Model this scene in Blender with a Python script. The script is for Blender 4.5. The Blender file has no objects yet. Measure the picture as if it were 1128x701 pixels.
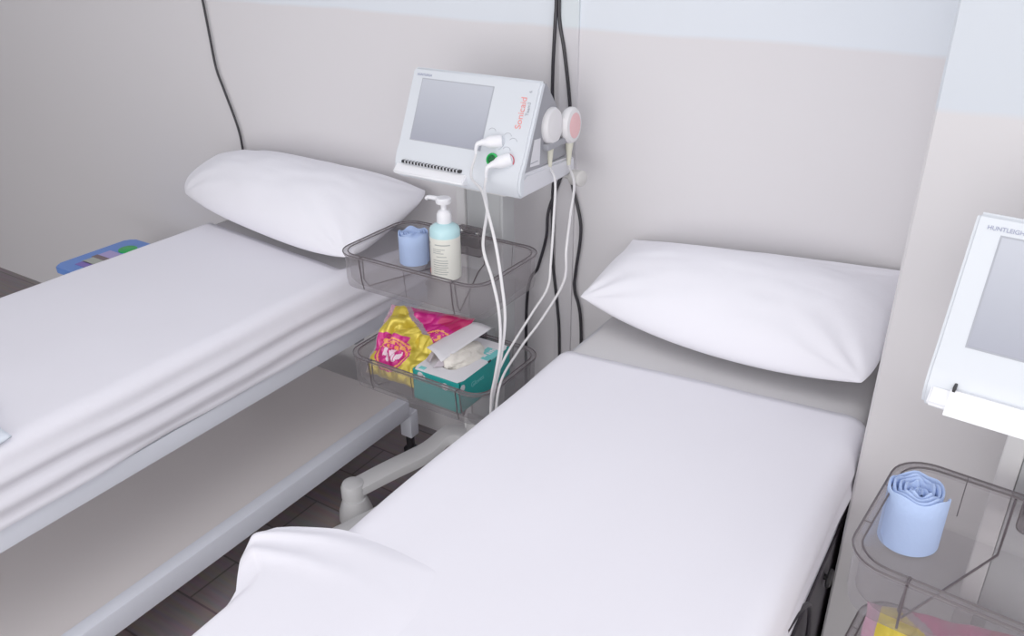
import bpy, bmesh, math, random
from mathutils import Vector, Matrix, noise
random.seed(7)
PI = math.pi
sc = bpy.context.scene
C = sc.collection

# ------------------------------------------------------------------ materials
def srgb(r, g, b):
    def f(c):
        c /= 255.0
        return c/12.92 if c <= 0.04045 else ((c+0.055)/1.055)**2.4
    return (f(r), f(g), f(b), 1)

def mat(name, col, rough=0.5, metal=0.0, spec=0.5, bump=0.0, bscale=60.0, vary=0.0, vscale=4.0, emis=0.0, sheen=0.0):
    m = bpy.data.materials.new(name); m.use_nodes = True
    nt = m.node_tree; b = nt.nodes['Principled BSDF']
    b.inputs['Base Color'].default_value = col
    b.inputs['Roughness'].default_value = rough
    b.inputs['Metallic'].default_value = metal
    b.inputs['Specular IOR Level'].default_value = spec
    tc = nt.nodes.new('ShaderNodeTexCoord')
    if sheen: b.inputs['Sheen Weight'].default_value = sheen
    if vary:
        n = nt.nodes.new('ShaderNodeTexNoise'); n.inputs['Scale'].default_value = vscale
        n.inputs['Detail'].default_value = 4
        nt.links.new(tc.outputs['Object'], n.inputs['Vector'])
        mx = nt.nodes.new('ShaderNodeMix'); mx.data_type = 'RGBA'
        mx.inputs['A'].default_value = tuple(c*(1-vary) for c in col[:3])+(1,)
        mx.inputs['B'].default_value = tuple(min(1, c*(1+vary)) for c in col[:3])+(1,)
        nt.links.new(n.outputs['Fac'], mx.inputs['Factor'])
        nt.links.new(mx.outputs['Result'], b.inputs['Base Color'])
    if bump:
        n2 = nt.nodes.new('ShaderNodeTexNoise'); n2.inputs['Scale'].default_value = bscale
        n2.inputs['Detail'].default_value = 5
        nt.links.new(tc.outputs['Object'], n2.inputs['Vector'])
        bp = nt.nodes.new('ShaderNodeBump'); bp.inputs['Strength'].default_value = bump
        bp.inputs['Distance'].default_value = 0.01
        nt.links.new(n2.outputs['Fac'], bp.inputs['Height'])
        nt.links.new(bp.outputs['Normal'], b.inputs['Normal'])
    if emis:
        b.inputs['Emission Color'].default_value = col; b.inputs['Emission Strength'].default_value = emis
    return m

def smoky(name, tint, body, fac, rough=0.12):
    m = bpy.data.materials.new(name); m.use_nodes = True
    nt = m.node_tree; out = nt.nodes['Material Output']; b = nt.nodes['Principled BSDF']
    b.inputs['Base Color'].default_value = body; b.inputs['Roughness'].default_value = rough
    t = nt.nodes.new('ShaderNodeBsdfTransparent'); t.inputs['Color'].default_value = tint
    lw = nt.nodes.new('ShaderNodeLayerWeight'); lw.inputs['Blend'].default_value = 0.35
    mr = nt.nodes.new('ShaderNodeMapRange')
    mr.inputs['To Min'].default_value = fac; mr.inputs['To Max'].default_value = min(1, fac+0.35)
    nt.links.new(lw.outputs['Facing'], mr.inputs['Value'])
    mx = nt.nodes.new('ShaderNodeMixShader')
    nt.links.new(mr.outputs['Result'], mx.inputs['Fac'])
    nt.links.new(t.outputs[0], mx.inputs[1]); nt.links.new(b.outputs[0], mx.inputs[2])
    nt.links.new(mx.outputs[0], out.inputs['Surface'])
    return m

def wall_mat(name, low, high, z=1.388, dark_left=False):
    m = bpy.data.materials.new(name); m.use_nodes = True
    nt = m.node_tree; b = nt.nodes['Principled BSDF']; b.inputs['Roughness'].default_value = 0.75
    b.inputs['Specular IOR Level'].default_value = 0.25
    g = nt.nodes.new('ShaderNodeNewGeometry'); s = nt.nodes.new('ShaderNodeSeparateXYZ')
    nt.links.new(g.outputs['Position'], s.inputs[0])
    n = nt.nodes.new('ShaderNodeTexNoise'); n.inputs['Scale'].default_value = 3.0
    nt.links.new(g.outputs['Position'], n.inputs['Vector'])
    ma = nt.nodes.new('ShaderNodeMath'); ma.operation = 'MULTIPLY_ADD'
    ma.inputs[1].default_value = 0.018
    nt.links.new(n.outputs['Fac'], ma.inputs[0]); nt.links.new(s.outputs['Z'], ma.inputs[2])
    mr = nt.nodes.new('ShaderNodeMapRange'); mr.inputs['From Min'].default_value = z+0.004; mr.inputs['From Max'].default_value = z+0.016
    nt.links.new(ma.outputs[0], mr.inputs['Value'])
    mx = nt.nodes.new('ShaderNodeMix'); mx.data_type = 'RGBA'
    mx.inputs['A'].default_value = low; mx.inputs['B'].default_value = high
    nt.links.new(mr.outputs['Result'], mx.inputs['Factor'])
    n2 = nt.nodes.new('ShaderNodeTexNoise'); n2.inputs['Scale'].default_value = 90.0
    nt.links.new(g.outputs['Position'], n2.inputs['Vector'])
    bp = nt.nodes.new('ShaderNodeBump'); bp.inputs['Strength'].default_value = 0.05; bp.inputs['Distance'].default_value = 0.004
    nt.links.new(n2.outputs['Fac'], bp.inputs['Height']); nt.links.new(bp.outputs['Normal'], b.inputs['Normal'])
    nt.links.new(mx.outputs['Result'], b.inputs['Base Color'])
    return m

def floor_mat():
    m = bpy.data.materials.new('vinyl_planks'); m.use_nodes = True
    nt = m.node_tree; b = nt.nodes['Principled BSDF']; b.inputs['Roughness'].default_value = 0.45
    g = nt.nodes.new('ShaderNodeNewGeometry')
    mp = nt.nodes.new('ShaderNodeMapping'); nt.links.new(g.outputs['Position'], mp.inputs['Vector'])
    br = nt.nodes.new('ShaderNodeTexBrick'); br.inputs['Scale'].default_value = 1.0
    br.inputs['Brick Width'].default_value = 1.1; br.inputs['Row Height'].default_value = 0.16
    br.inputs['Mortar Size'].default_value = 0.003
    br.inputs['Color1'].default_value = srgb(158, 145, 147); br.inputs['Color2'].default_value = srgb(142, 130, 132)
    br.inputs['Mortar'].default_value = srgb(112, 101, 103)
    nt.links.new(mp.outputs[0], br.inputs['Vector'])
    w = nt.nodes.new('ShaderNodeTexNoise'); w.inputs['Scale'].default_value = 6; w.inputs['Detail'].default_value = 8
    mp2 = nt.nodes.new('ShaderNodeMapping'); mp2.inputs['Scale'].default_value = (1, 9, 1)
    nt.links.new(g.outputs['Position'], mp2.inputs['Vector']); nt.links.new(mp2.outputs[0], w.inputs['Vector'])
    mx = nt.nodes.new('ShaderNodeMix'); mx.data_type = 'RGBA'; mx.blend_type = 'MULTIPLY'; mx.inputs['Factor'].default_value = 0.5
    nt.links.new(br.outputs['Color'], mx.inputs['A']); nt.links.new(w.outputs['Color'], mx.inputs['B'])
    nt.links.new(mx.outputs['Result'], b.inputs['Base Color'])
    return m

M = {}
M['wall'] = wall_mat('wall_paint', srgb(221, 218, 221), srgb(224, 230, 238))
M['strip'] = wall_mat('wall_strip_paint', srgb(213, 210, 214), srgb(216, 224, 228))
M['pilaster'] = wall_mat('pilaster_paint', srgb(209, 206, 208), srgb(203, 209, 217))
M['ceiling'] = mat('ceiling_paint', srgb(240, 242, 246), 0.9)
M['floor'] = floor_mat()
M['sheet'] = mat('white_cotton', srgb(238, 236, 245), 0.85, spec=0.2, bump=0.05, bscale=25, sheen=0.1)
M['pillowcase'] = mat('pillow_cotton', srgb(243, 242, 250), 0.8, spec=0.2, bump=0.12, bscale=14, sheen=0.1)
M['under'] = mat('under_sheet_cotton', srgb(214, 212, 214), 0.8, spec=0.2, bump=0.1, bscale=20)
M['mattress'] = mat('mattress_vinyl', srgb(200, 200, 206), 0.5)
M['steel_white'] = mat('white_painted_steel', srgb(232, 235, 246), 0.4, vary=0.03)
M['rail_grey'] = mat('dark_rail', srgb(150, 150, 157), 0.5)
M['panel'] = mat('grey_laminate', srgb(236, 229, 228), 0.5, vary=0.03, vscale=3)
M['black_rubber'] = mat('black_rubber', srgb(28, 26, 30), 0.6)
M['black_cable'] = mat('black_cable', srgb(34, 31, 38), 0.45)
M['white_cord'] = mat('white_cord', srgb(226, 224, 226), 0.45)
M['cream_cord'] = mat('cream_rubber', srgb(216, 214, 196), 0.5)
M['mach_white'] = mat('device_white_plastic', srgb(216, 221, 228), 0.35)
M['mach_base'] = mat('device_base_plastic', srgb(218, 219, 226), 0.4)
M['mach_grey'] = mat('device_grey_plastic', srgb(150, 151, 158), 0.5)
M['slot'] = mat('slot_black', srgb(25, 25, 28), 0.5)
M['lid'] = mat('lid_white', srgb(238, 239, 244), 0.35)
M['green'] = mat('green_socket', srgb(25, 175, 80), 0.4)
M['dark_green'] = mat('dark_green_socket', srgb(15, 100, 50), 0.4)
M['red_text'] = mat('coral_ink', srgb(240, 145, 140), 0.5)
M['grey_text'] = mat('grey_ink', srgb(165, 168, 178), 0.5)
M['blue_text'] = mat('slate_ink', srgb(150, 155, 185), 0.5)
M['pink_face'] = mat('pink_disc', srgb(243, 190, 192), 0.5)
M['red_ring'] = mat('red_ring', srgb(200, 70, 90), 0.5)
M['disc'] = mat('transducer_plastic', srgb(232, 230, 232), 0.4)
M['label_white'] = mat('sticker_white', srgb(222, 222, 228), 0.5)
M['cart'] = mat('cart_enamel', srgb(214, 213, 214), 0.4)
M['cart_grey'] = mat('cart_column_face', srgb(186, 188, 190), 0.45)
M['rod'] = mat('knob_plastic', srgb(205, 203, 200), 0.5)
M['tray'] = smoky('smoky_acrylic', (0.94, 0.935, 0.94, 1), srgb(150, 145, 148), 0.09)
M['tray_rim'] = smoky('smoky_acrylic_rim', (0.88, 0.87, 0.88, 1), srgb(150, 144, 147), 0.25)
M['edge'] = mat('dark_acrylic_edge', srgb(86, 78, 82), 0.3)
M['bracket'] = smoky('smoky_bracket', (0.8, 0.78, 0.79, 1), srgb(125, 117, 120), 0.3)
M['screw'] = mat('screw_metal', srgb(225, 225, 225), 0.2, metal=0.9)
M['blue_cloth'] = mat('blue_towel', srgb(176, 199, 242), 0.85, bump=0.1, bscale=120)
M['teal'] = mat('teal_card', srgb(24, 165, 160), 0.45)
M['teal_light'] = mat('teal_print', srgb(110, 205, 205), 0.45)
M['card_white'] = mat('card_white', srgb(233, 231, 236), 0.5)
M['card_grey'] = mat('card_inner', srgb(190, 180, 188), 0.6)
M['latex'] = mat('latex_cream', srgb(238, 232, 222), 0.6, bump=0.4, bscale=40)
M['gold'] = mat('gold_foil', srgb(214, 190, 62), 0.28, metal=0.35, vary=0.2, vscale=30)
M['magenta'] = mat('magenta_foil', srgb(205, 28, 125), 0.22, metal=0.15, vary=0.15, vscale=30)
M['crimson'] = mat('crimson_foil', srgb(190, 30, 90), 0.25, metal=0.15)
M['orange'] = mat('orange_print', srgb(245, 160, 80), 0.35)
M['print_white'] = mat('white_print', srgb(250, 225, 240), 0.35)
M['clear_film'] = smoky('clear_film', (0.97, 0.95, 0.97, 1), srgb(235, 220, 232), 0.3)
M['bottle_label'] = mat('cream_label', srgb(236, 236, 226), 0.5)
M['gel'] = mat('aqua_bottle', srgb(190, 232, 238), 0.2)
M['pump'] = mat('pump_white', srgb(240, 240, 245), 0.35)
M['ink'] = mat('label_ink', srgb(160, 165, 162), 0.6)
M['ink_blue'] = mat('label_ink_blue', srgb(40, 80, 115), 0.6)
M['blue_plastic'] = mat('blue_plastic', srgb(96, 142, 226), 0.4)
M['stool'] = mat('stool_grey', srgb(150, 148, 152), 0.5)
M['purple'] = mat('purple_print', srgb(125, 100, 190), 0.5)
M['lilac'] = mat('lilac_print', srgb(180, 165, 225), 0.5)
M['photo_brown'] = mat('brown_print', srgb(120, 100, 105), 0.5)
M['photo_grey'] = mat('grey_print', srgb(180, 185, 175), 0.5)
M['screen'] = None
def screen_mat(name, top, bot):
    m = bpy.data.materials.new(name); m.use_nodes = True
    nt = m.node_tree; b = nt.nodes['Principled BSDF']; b.inputs['Roughness'].default_value = 0.22
    tc = nt.nodes.new('ShaderNodeTexCoord'); s = nt.nodes.new('ShaderNodeSeparateXYZ')
    nt.links.new(tc.outputs['Generated'], s.inputs[0])
    mx = nt.nodes.new('ShaderNodeMix'); mx.data_type = 'RGBA'
    mx.inputs['A'].default_value = bot; mx.inputs['B'].default_value = top
    nt.links.new(s.outputs['Z'], mx.inputs['Factor']); nt.links.new(mx.outputs['Result'], b.inputs['Base Color'])
    return m
M['screen'] = screen_mat('grey_screen_glass', srgb(190, 194, 204), srgb(158, 161, 174))

# ------------------------------------------------------------------ helpers
def tag(o, label, cat, group=None):
    o['label'] = label; o['category'] = cat
    if group: o['group'] = group
    return o
def thing(name, label, cat, loc, group=None):
    o = bpy.data.objects.new(name, None); C.objects.link(o); o.location = loc
    o.empty_display_size = 0.05
    return tag(o, label, cat, group)
def wloc(p):
    v = Vector((0, 0, 0))
    while p is not None:
        v += p.location; p = p.parent
    return v
def obj(name, bm, m, parent=None, smooth=True, origin=None, angle=40):
    """verts in bm are world coordinates"""
    base = wloc(parent) if parent is not None else Vector((0, 0, 0))
    if origin is not None: base = Vector(origin)
    elif parent is None:
        lo = Vector((min(v.co.x for v in bm.verts), min(v.co.y for v in bm.verts), min(v.co.z for v in bm.verts)))
        hi = Vector((max(v.co.x for v in bm.verts), max(v.co.y for v in bm.verts), 0))
        base = Vector(((lo.x+hi.x)/2, (lo.y+hi.y)/2, lo.z))
    for v in bm.verts: v.co -= base
    bmesh.ops.recalc_face_normals(bm, faces=bm.faces)
    me = bpy.data.meshes.new(name); bm.to_mesh(me); bm.free()
    ms = m if isinstance(m, (list, tuple)) else [m]
    for x in ms: me.materials.append(x)
    if smooth:
        for p in me.polygons: p.use_smooth = True
        me.set_sharp_from_angle(angle=math.radians(angle))
    o = bpy.data.objects.new(name, me); C.objects.link(o)
    if parent is not None:
        o.parent = parent; o.location = base - wloc(parent)
    else: o.location = base
    return o
def struct(name, bm, m, **k):
    o = obj(name, bm, m, smooth=False, origin=(0, 0, 0), **k); o['kind'] = 'structure'; return o
def B(): 
    b = bmesh.new(); return b
def box(bm, x0, x1, y0, y1, z0, z1, bev=0.0, seg=2, mi=0, mx=None):
    r = bmesh.ops.create_cube(bm, size=1)
    vs = r['verts']
    for v in vs:
        v.co = Vector(((x0+x1)/2+v.co.x*(x1-x0), (y0+y1)/2+v.co.y*(y1-y0), (z0+z1)/2+v.co.z*(z1-z0)))
        if mx is not None: v.co = mx @ v.co
    fs = list({f for v in vs for f in v.link_faces})
    for f in fs: f.material_index = mi
    if bev:
        es = list({e for v in vs for e in v.link_edges})
        bmesh.ops.bevel(bm, geom=es, offset=bev, segments=seg, affect='EDGES', profile=0.6)
    return bm
def lathe(bm, prof, c, n=40, axis=Vector((0, 0, 1)), cap=True, sx=1.0, sy=1.0, mi=None):
    q = Vector((0, 0, 1)).rotation_difference(Vector(axis).normalized())
    rings = []
    for r, z in prof:
        rings.append([bm.verts.new(Vector(c)+q @ Vector((r*sx*math.cos(2*PI*i/n), r*sy*math.sin(2*PI*i/n), z))) for i in range(n)])
    for k in range(len(rings)-1):
        for i in range(n):
            f = bm.faces.new((rings[k][i], rings[k][(i+1) % n], rings[k+1][(i+1) % n], rings[k+1][i]))
            if mi: f.material_index = mi[k]
    if cap:
        bm.faces.new(rings[0][::-1]); bm.faces.new(rings[-1])
    return bm
def catmull(pts, n=8):
    P = [Vector(p) for p in pts]; out = []
    P = [P[0]*2-P[1]]+P+[P[-1]*2-P[-2]]
    for i in range(1, len(P)-2):
        for k in range(n):
            t = k/n
            out.append(0.5*((2*P[i])+(-P[i-1]+P[i+1])*t+(2*P[i-1]-5*P[i]+4*P[i+1]-P[i+2])*t*t+(-P[i-1]+3*P[i]-3*P[i+1]+P[i+2])*t**3))
    out.append(P[-2]); return out
def tube(bm, pts, r, n=8, closed=False, cap=True):
    """r number or list"""
    N = len(pts); pts = [Vector(p) for p in pts]
    up = None; rings = []
    for i, p in enumerate(pts):
        a = pts[i-1] if (i > 0 or closed) else pts[i]
        b = pts[(i+1) % N] if (i < N-1 or closed) else pts[i]
        d = (b-a).normalized() if (b-a).length > 1e-9 else Vector((0, 0, 1))
        if up is None:
            up = Vector((0, 0, 1)) if abs(d.z) < 0.9 else Vector((1, 0, 0))
        s = d.cross(up).normalized(); up = s.cross(d).normalized()
        rr = r[i] if isinstance(r, (list, tuple)) else r
        rings.append([bm.verts.new(p+s*rr*math.cos(2*PI*k/n)+up*rr*math.sin(2*PI*k/n)) for k in range(n)])
    for i in range(N if closed else N-1):
        A, Bq = rings[i], rings[(i+1) % N]
        for k in range(n): bm.faces.new((A[k], A[(k+1) % n], Bq[(k+1) % n], Bq[k]))
    if cap and not closed:
        bm.faces.new(rings[0][::-1]); bm.faces.new(rings[-1])
    return bm
def grid(bm, nu, nv, f, mi=None, closed_u=False):
    V = [[bm.verts.new(f(i/nu, j/nv)) for j in range(nv+1)] for i in range(nu+1)]
    for i in range(nu):
        for j in range(nv):
            fc = bm.faces.new((V[i][j], V[i+1][j], V[i+1][j+1], V[i][j+1]))
            if mi: fc.material_index = mi((i+.5)/nu, (j+.5)/nv)
    return V
def rrect(x0, x1, y0, y1, r, n=7):
    o = []
    for cx, cy, a in ((x1-r, y1-r, 0), (x0+r, y1-r, 90), (x0+r, y0+r, 180), (x1-r, y0+r, 270)):
        for k in range(n+1):
            t = math.radians(a+90*k/n); o.append((cx+r*math.cos(t), cy+r*math.sin(t)))
    return o
def nz(x, y=0, z=0, s=1.0):
    return noise.noise(Vector((x*s, y*s, z*s)))
def sstep(a, b, x):
    t = max(0, min(1, (x-a)/(b-a))); return t*t*(3-2*t)
def copy_tree(o, off, parent=None):
    c = o.copy(); C.objects.link(c)
    if parent is not None:
        c.parent = parent
    else: c.location = o.location + Vector(off)
    for ch in list(o.children): copy_tree(ch, off, c)
    return c
def text(name, s, size, m, parent, mtx, extr=0.0003, align='CENTER'):
    cu = bpy.data.curves.new(name, 'FONT'); cu.body = s; cu.size = size; cu.extrude = extr
    cu.align_x = align; cu.align_y = 'CENTER'
    t = bpy.data.objects.new(name+'_tmp', cu); C.objects.link(t)
    dg = bpy.context.evaluated_depsgraph_get(); dg.update()
    me = bpy.data.meshes.new_from_object(t.evaluated_get(dg)); bpy.data.objects.remove(t)
    me.transform(mtx); me.transform(Matrix.Translation(-wloc(parent)))
    me.materials.clear(); me.materials.append(m)
    o = bpy.data.objects.new(name, me); C.objects.link(o); o.parent = parent
    return o

# ------------------------------------------------------------------ room
YW = 1.95; PX = -0.155; PY = 1.45
b = B(); box(b, -5.0, 2.2, -2.6, 2.1, -0.1, 0.0); struct('floor', b, M['floor'])
b = B(); box(b, -5.0, 2.2, YW, YW+0.12, 0.0, 2.75); struct('wall_back', b, M['wall'])
b = B(); box(b, PX, 2.2, PY, YW, 0.0, 2.75, 0.004, 1); struct('wall_pilaster', b, M['pilaster'])
b = B(); box(b, -1.098, -1.044, YW-0.007, YW, 0.0, 2.75); struct('trim_1', b, M['strip'])
b = B(); box(b, -4.75, -4.6, -2.6, 2.1, 0.0, 2.75); struct('wall_left', b, mat('left_wall_dimmer', srgb(88, 84, 86), .8))  # out-of-view wall, coloured dark to deepen the shade on the left
b = B(); box(b, -5.1, 2.2, -2.6, 2.1, 2.75, 2.85); struct('ceiling', b, M['ceiling'])

# ------------------------------------------------------------------ couches
def couch(x0, x1, name_lab):
    y0, y1 = 0.02, 1.90
    t = thing('treatment_couch', name_lab, 'bed', ((x0+x1)/2, (y0+y1)/2, 0))
    b = B(); box(b, x0+.01, x1-.01, y0, y1, .585, .738, .03, 4); obj('mattress', b, M['mattress'], t)
    b = B()
    for a in ((x0, x0+.045, y0, y1), (x1-.045, x1, y0, y1), (x0+.045, x1-.045, y0, y0+.04), (x0+.045, x1-.045, y1-.04, y1), (x0+.045, x1-.045, .93, .97)):
        box(b, a[0], a[1], a[2], a[3], .535, .584, .004, 2)
    obj('upper_frame', b, M['steel_white'], t)
    b = B(); box(b, x0+.03, x1-.04, y0+.1, 1.815, .185, .203, .002, 1); obj('lower_panel', b, M['panel'], t)
    for xx in ((x0+.0, x0+.04), (x1-.04, x1)):
        b = B(); box(b, xx[0], xx[1], y0+.06, 1.775, .165, .23, .005, 2); obj('lower_rail', b, M['steel_white'], t)
    for yy in ((y0+.06, y0+.1), (1.775, 1.815)):
        b = B(); box(b, x0+.04, x1-.04, yy[0], yy[1], .15, .184, .005, 2); obj('cross_rail', b, M['steel_white'], t)
    for xa in (x0+.005, x1-.05):
        for ya in (y0+.065, 1.785):
            b = B(); box(b, xa, xa+.045, ya-.005, ya+.035, .075, .168, .004, 2); l = obj('leg', b, M['steel_white'], t)
            b = B(); lathe(b, [(.02, 0), (.024, .004), (.024, .02), (.014, .03), (.014, .08)], (xa+.022, ya+.015, 0), 20)
            obj('rubber_foot', b, M['black_rubber'], l)
    xm = x0+.16
    for ya in (y0+.3, 1.62):
        b = B(); box(b, xm-.03, xm+.03, ya-.03, ya+.03, .2, .42, .006); box(b, xm-.022, xm+.022, ya-.022, ya+.022, .41, .54, .004)
        obj('lifting_column', b, M['rail_grey'], t)
        b = B(); box(b, x0+.04, x1-.04, ya-.02, ya+.02, .50, .536, .003); obj('cross_bar', b, M['rail_grey'], t)
    return t
BX = [(-2.235, -1.535), (-.835, -.17)]
c1 = couch(*BX[0], 'left treatment couch with long grey lower panel, under the flat white sheet')
c2 = couch(*BX[1], 'right treatment couch in front, against the pilaster, mostly hidden by its sheet')
# knob on the right couch's side
b = B(); box(b, -.171, -.165, .25, 1.88, .10, .532, .002); obj('side_shade_filler', b, mat('side_shade_dark', srgb(62, 58, 64), .6), c2)  # added dark sheet standing in for shade between couch and pilaster
b = B(); lathe(b, [(.006, 0), (.006, .006), (.018, .007), (.02, .010), (.018, .015), (.010, .017)], (-.166, 1.385, .485), 20, axis=(1, 0, 0)); obj('knob', b, M['black_rubber'], c2)

def sheet(name, x0, x1, label, y0, y1, zt, seed, drop_l, drop_r, mt, folds=1.0, skew=0.0, side_y=None):
    """draped sheet profile swept along y"""
    prof = []   # (x, z, fold weight, nx, nz)
    r = .045
    def path(s):   # s in metres from top centre, signed
        half = (x1-x0)/2; cx = (x0+x1)/2
        sg = 1 if s > 0 else -1; a = abs(s)
        if a < half-r: return cx+sg*a, zt, 0, 1, 0
        a2 = a-(half-r); arc = r*PI/2
        if a2 < arc:
            th = a2/r; return cx+sg*(half-r+r*math.sin(th)), zt-r+r*math.cos(th), sg*math.sin(th), math.cos(th), a2/arc*.3
        d = a2-arc; return cx+sg*half, zt-r-d, sg, 0, .3+min(.7, d/.06)
    half = (x1-x0)/2
    L = half-r+r*PI/2
    smin, smax = -(L+drop_l), (L+drop_r)
    b = B()
    nu = 110; nv = 80
    def f(u, v):
        s = smin+(smax-smin)*u; ye = y1+skew*(u-.5)
        if s > 0 and side_y: ye += (side_y-ye)*sstep(half-.05, half, s)
        y = y0+(ye-y0)*v
        x, z, nx, nn, w = path(s)
        d = .0035*nz(x*3, y*2.2, seed)+.0015*nz(x*9, y*6, seed+3)
        if w > 0:
            ph = (zt-z)*120+2.6*nz(y*1.3, seed, 0)+1.2*nz(y*4, z*5, seed)
            d += folds*w*(.008*math.sin(ph)*(.6+.8*nz(y*1.1, z*9, seed+2)+.3)+.005*nz(y*3, z*26, seed+5))+.004*w
            if abs(nx) > .9 : z += folds*.008*nz(y*4, seed+9, 1)*w
        # rounded ends drop at foot and head
        return Vector((x+nx*d, y, z+(d if nx == 0 else nn*d)))
    grid(b, nu, nv, f)
    o = obj(name, b, mt, angle=80)
    so = o.modifiers.new('t', 'SOLIDIFY'); so.thickness = .0025; so.offset = -1
    return tag(o, label, 'sheet')
sheet('under_sheet', BX[0][0]+.004, BX[0][1]-.004, 'greyish bottom sheet showing below the left pillow', 1.30, 1.905, .7425, 3, .03, .08, M['under'])
sheet('under_sheet', BX[1][0]+.004, BX[1][1]+.0, 'greyish bottom sheet showing below the right pillow', 1.28, 1.905, .7425, 4, .02, .08, M['under'])
s1 = sheet('bed_sheet', BX[0][0]-.002, BX[0][1]+.006, 'smooth white top sheet on the left couch with tucked pleats along its side', .015, 1.60, .752, 11, .03, .116, M['sheet'], 1.0, -.10, 1.89)
s2 = sheet('bed_sheet', BX[1][0]-.002, BX[1][1]+.008, 'smooth white top sheet on the right couch nearest the camera', .015, 1.53, .752, 17, .02, .085, M['sheet'], .7, .08)

# loose cloth at foot of the right couch, overhanging to the left
XL = [(.05, -.846), (.45, -.846), (.52, -.848), (.551, -.851), (.575, -.862), (.595, -.882), (.623, -.908), (.653, -.925), (.678, -.93), (.69, -.922)]
YF = [(-.934, 0.0), (-.893, .031), (-.828, .069), (-.755, .097), (-.683, .114), (-.574, .144), (-.30, .19), (0, .2)]
def interp(P, t):
    if t <= P[0][0]: return P[0][1]
    for (a, xa), (c, xc) in zip(P, P[1:]):
        if t <= c: return xa+(xc-xa)*(t-a)/(c-a)
    return P[-1][1]
b = B()
def ff(u, v):
    v2 = 1-(1-v)**1.5
    y = .05+(.690-.05)*v2
    L = interp(XL, y)
    if u < .2:   # hanging edge turned under
        t = 1-u/.2
        x = L+.035*t*t; z = .762-.004-.055*t
        y2 = y-.01*t*sstep(.6, 1, v2)
        if x > -.846: x = -.846
        return Vector((x+.002*nz(y*9, t*3, 2)*t, y2, z))
    w = (u-.2)/.8
    x = L+(-.42-L)*w**1.2
    sh = interp(YF, x)
    yy = y+sh*sstep(.3, 1, v2)
    dd = (1-v2)*.64
    fade = 1-sstep(.08, .50, w)
    z = .7575+.003*fade+.007*fade*math.exp(-((dd-.028-.02*w)/.012)**2)+.006*fade*math.exp(-((dd-.07-.06*w)/.014)**2)
    z += .003*nz(x*6, yy*6, 8)*fade
    z -= .004*(1-sstep(0, .03, w))+.003*(1-sstep(0, .025, dd))
    z -= .020*sstep(.45, .95, w)+.012*sstep(.15, .6, w)*(1-sstep(0, .05, dd))
    return Vector((x, yy, z))
grid(b, 70, 60, ff)
o = obj('loose_cloth', b, M['sheet'], angle=80)
o.modifiers.new('t', 'SOLIDIFY').thickness = .003
tag(o, 'loose white cloth overhanging the left edge of the right couch at its foot', 'cloth')

# small folded cloth on left couch foot
b = B()
def ff(u, v):
    x = -1.78+.262*u-.03*v; y = .36+.28*v+.02*math.sin(u*5)
    z = .764+.014*math.sin(PI*min(1, v*1.2)) + .006*nz(x*20, y*20, 3)
    if x > -1.56: z -= (x+1.56)**2*14+(x+1.56)*.3
    return Vector((x+.004, y, max(z, .7595 if x < -1.57 else 0)))
grid(b, 26, 30, ff)
o = obj('folded_cloth', b, mat('pale_blue_cotton', srgb(226, 234, 246), .8), angle=80); o.modifiers.new('t', 'SOLIDIFY').thickness = .004
tag(o, 'corner of a pale bluish white folded cloth near the foot of the left couch', 'cloth')

# ------------------------------------------------------------------ pillows
def pillow(fl, fr, br, bl, th, label, seed, ear=.05, rnd=0.0, belly=0.0, slim=.35, lb=0.0, rb=0.0):
    """corners: front-left, front-right, back-right, back-left"""
    fl, fr, br, bl = map(Vector, (fl, fr, br, bl))
    nrm = (fr-fl).cross(bl-fl).normalized()
    b = B(); n = 64
    def f(sgn):
        def g(u, v):
            # pinch edges inward between corners
            uu, vv = 2*u-1, 2*v-1
            pu = 1-ear*(1-vv*vv)*abs(uu)**3; pv = 1-ear*1.3*(1-uu*uu)*abs(vv)**3
            pu *= math.sqrt(1-rnd*vv**4*.5); pv *= math.sqrt(1-rnd*uu**4*.5)
            a, c = (uu*pu+1)/2, (vv*pv+1)/2
            p = (fl*(1-a)+fr*a)*(1-c)+(bl*(1-a)+br*a)*c
            e = (max(0, 1-abs(uu)**2.6)**.62)*(max(0, 1-abs(vv)**2.6)**.62)
            e *= 1-slim*sstep(.45, 1, v)
            # corner wrinkles
            rr = math.hypot(1-abs(uu), 1-abs(vv))
            ang = math.atan2(1-abs(vv), 1-abs(uu))
            wr = .010*math.exp(-rr*3.2)*math.sin(ang*13+seed)*min(1, e*4)
            wr += .006*nz(uu*2.2, vv*1.6, seed)*e+.004*nz(uu*5, vv*5, seed+4)*e
            h = th*e*(.62 if sgn > 0 else -.38)+(wr if sgn > 0 else -wr*.3)
            q = p+nrm*h
            q.x += rb*(1-vv**4)*max(0, uu)**3-lb*(1-vv**4)*max(0, -uu)**3
            q.y -= belly*(1-(uu-.25)**2)*(1-v)**2; q.z -= belly*.45*(1-(uu-.3)**2)*(1-v)**2
            q.y = min(q.y, YW-.006)
            q.z = max(q.z, .7475)
            return q
        return g
    grid(b, n, n, f(1)); grid(b, n, n, f(-1))
    bmesh.ops.remove_doubles(b, verts=b.verts, dist=.0004)
    o = obj('pillow', b, M['pillowcase'], angle=85)
    o.modifiers.new('s', 'SUBSURF').render_levels = 1
    return tag(o, label, 'pillow')
pillow((-2.34, 1.62, .825), (-1.495, 1.535, .80), (-1.48, 1.925, .905), (-2.36, 1.93, .90), .19, 'plump white pillow at the head of the left couch', 1.3, .03, .38, .012, .35, .03, 0)
pillow((-.855, 1.60, .815), (-.19, 1.605, .82), (-.20, 1.93, .932), (-.862, 1.93, .872), .165, 'plump white pillow at the head of the right couch', 4.1, .03, 0.04, .04, .62, 0, .028)

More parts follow.
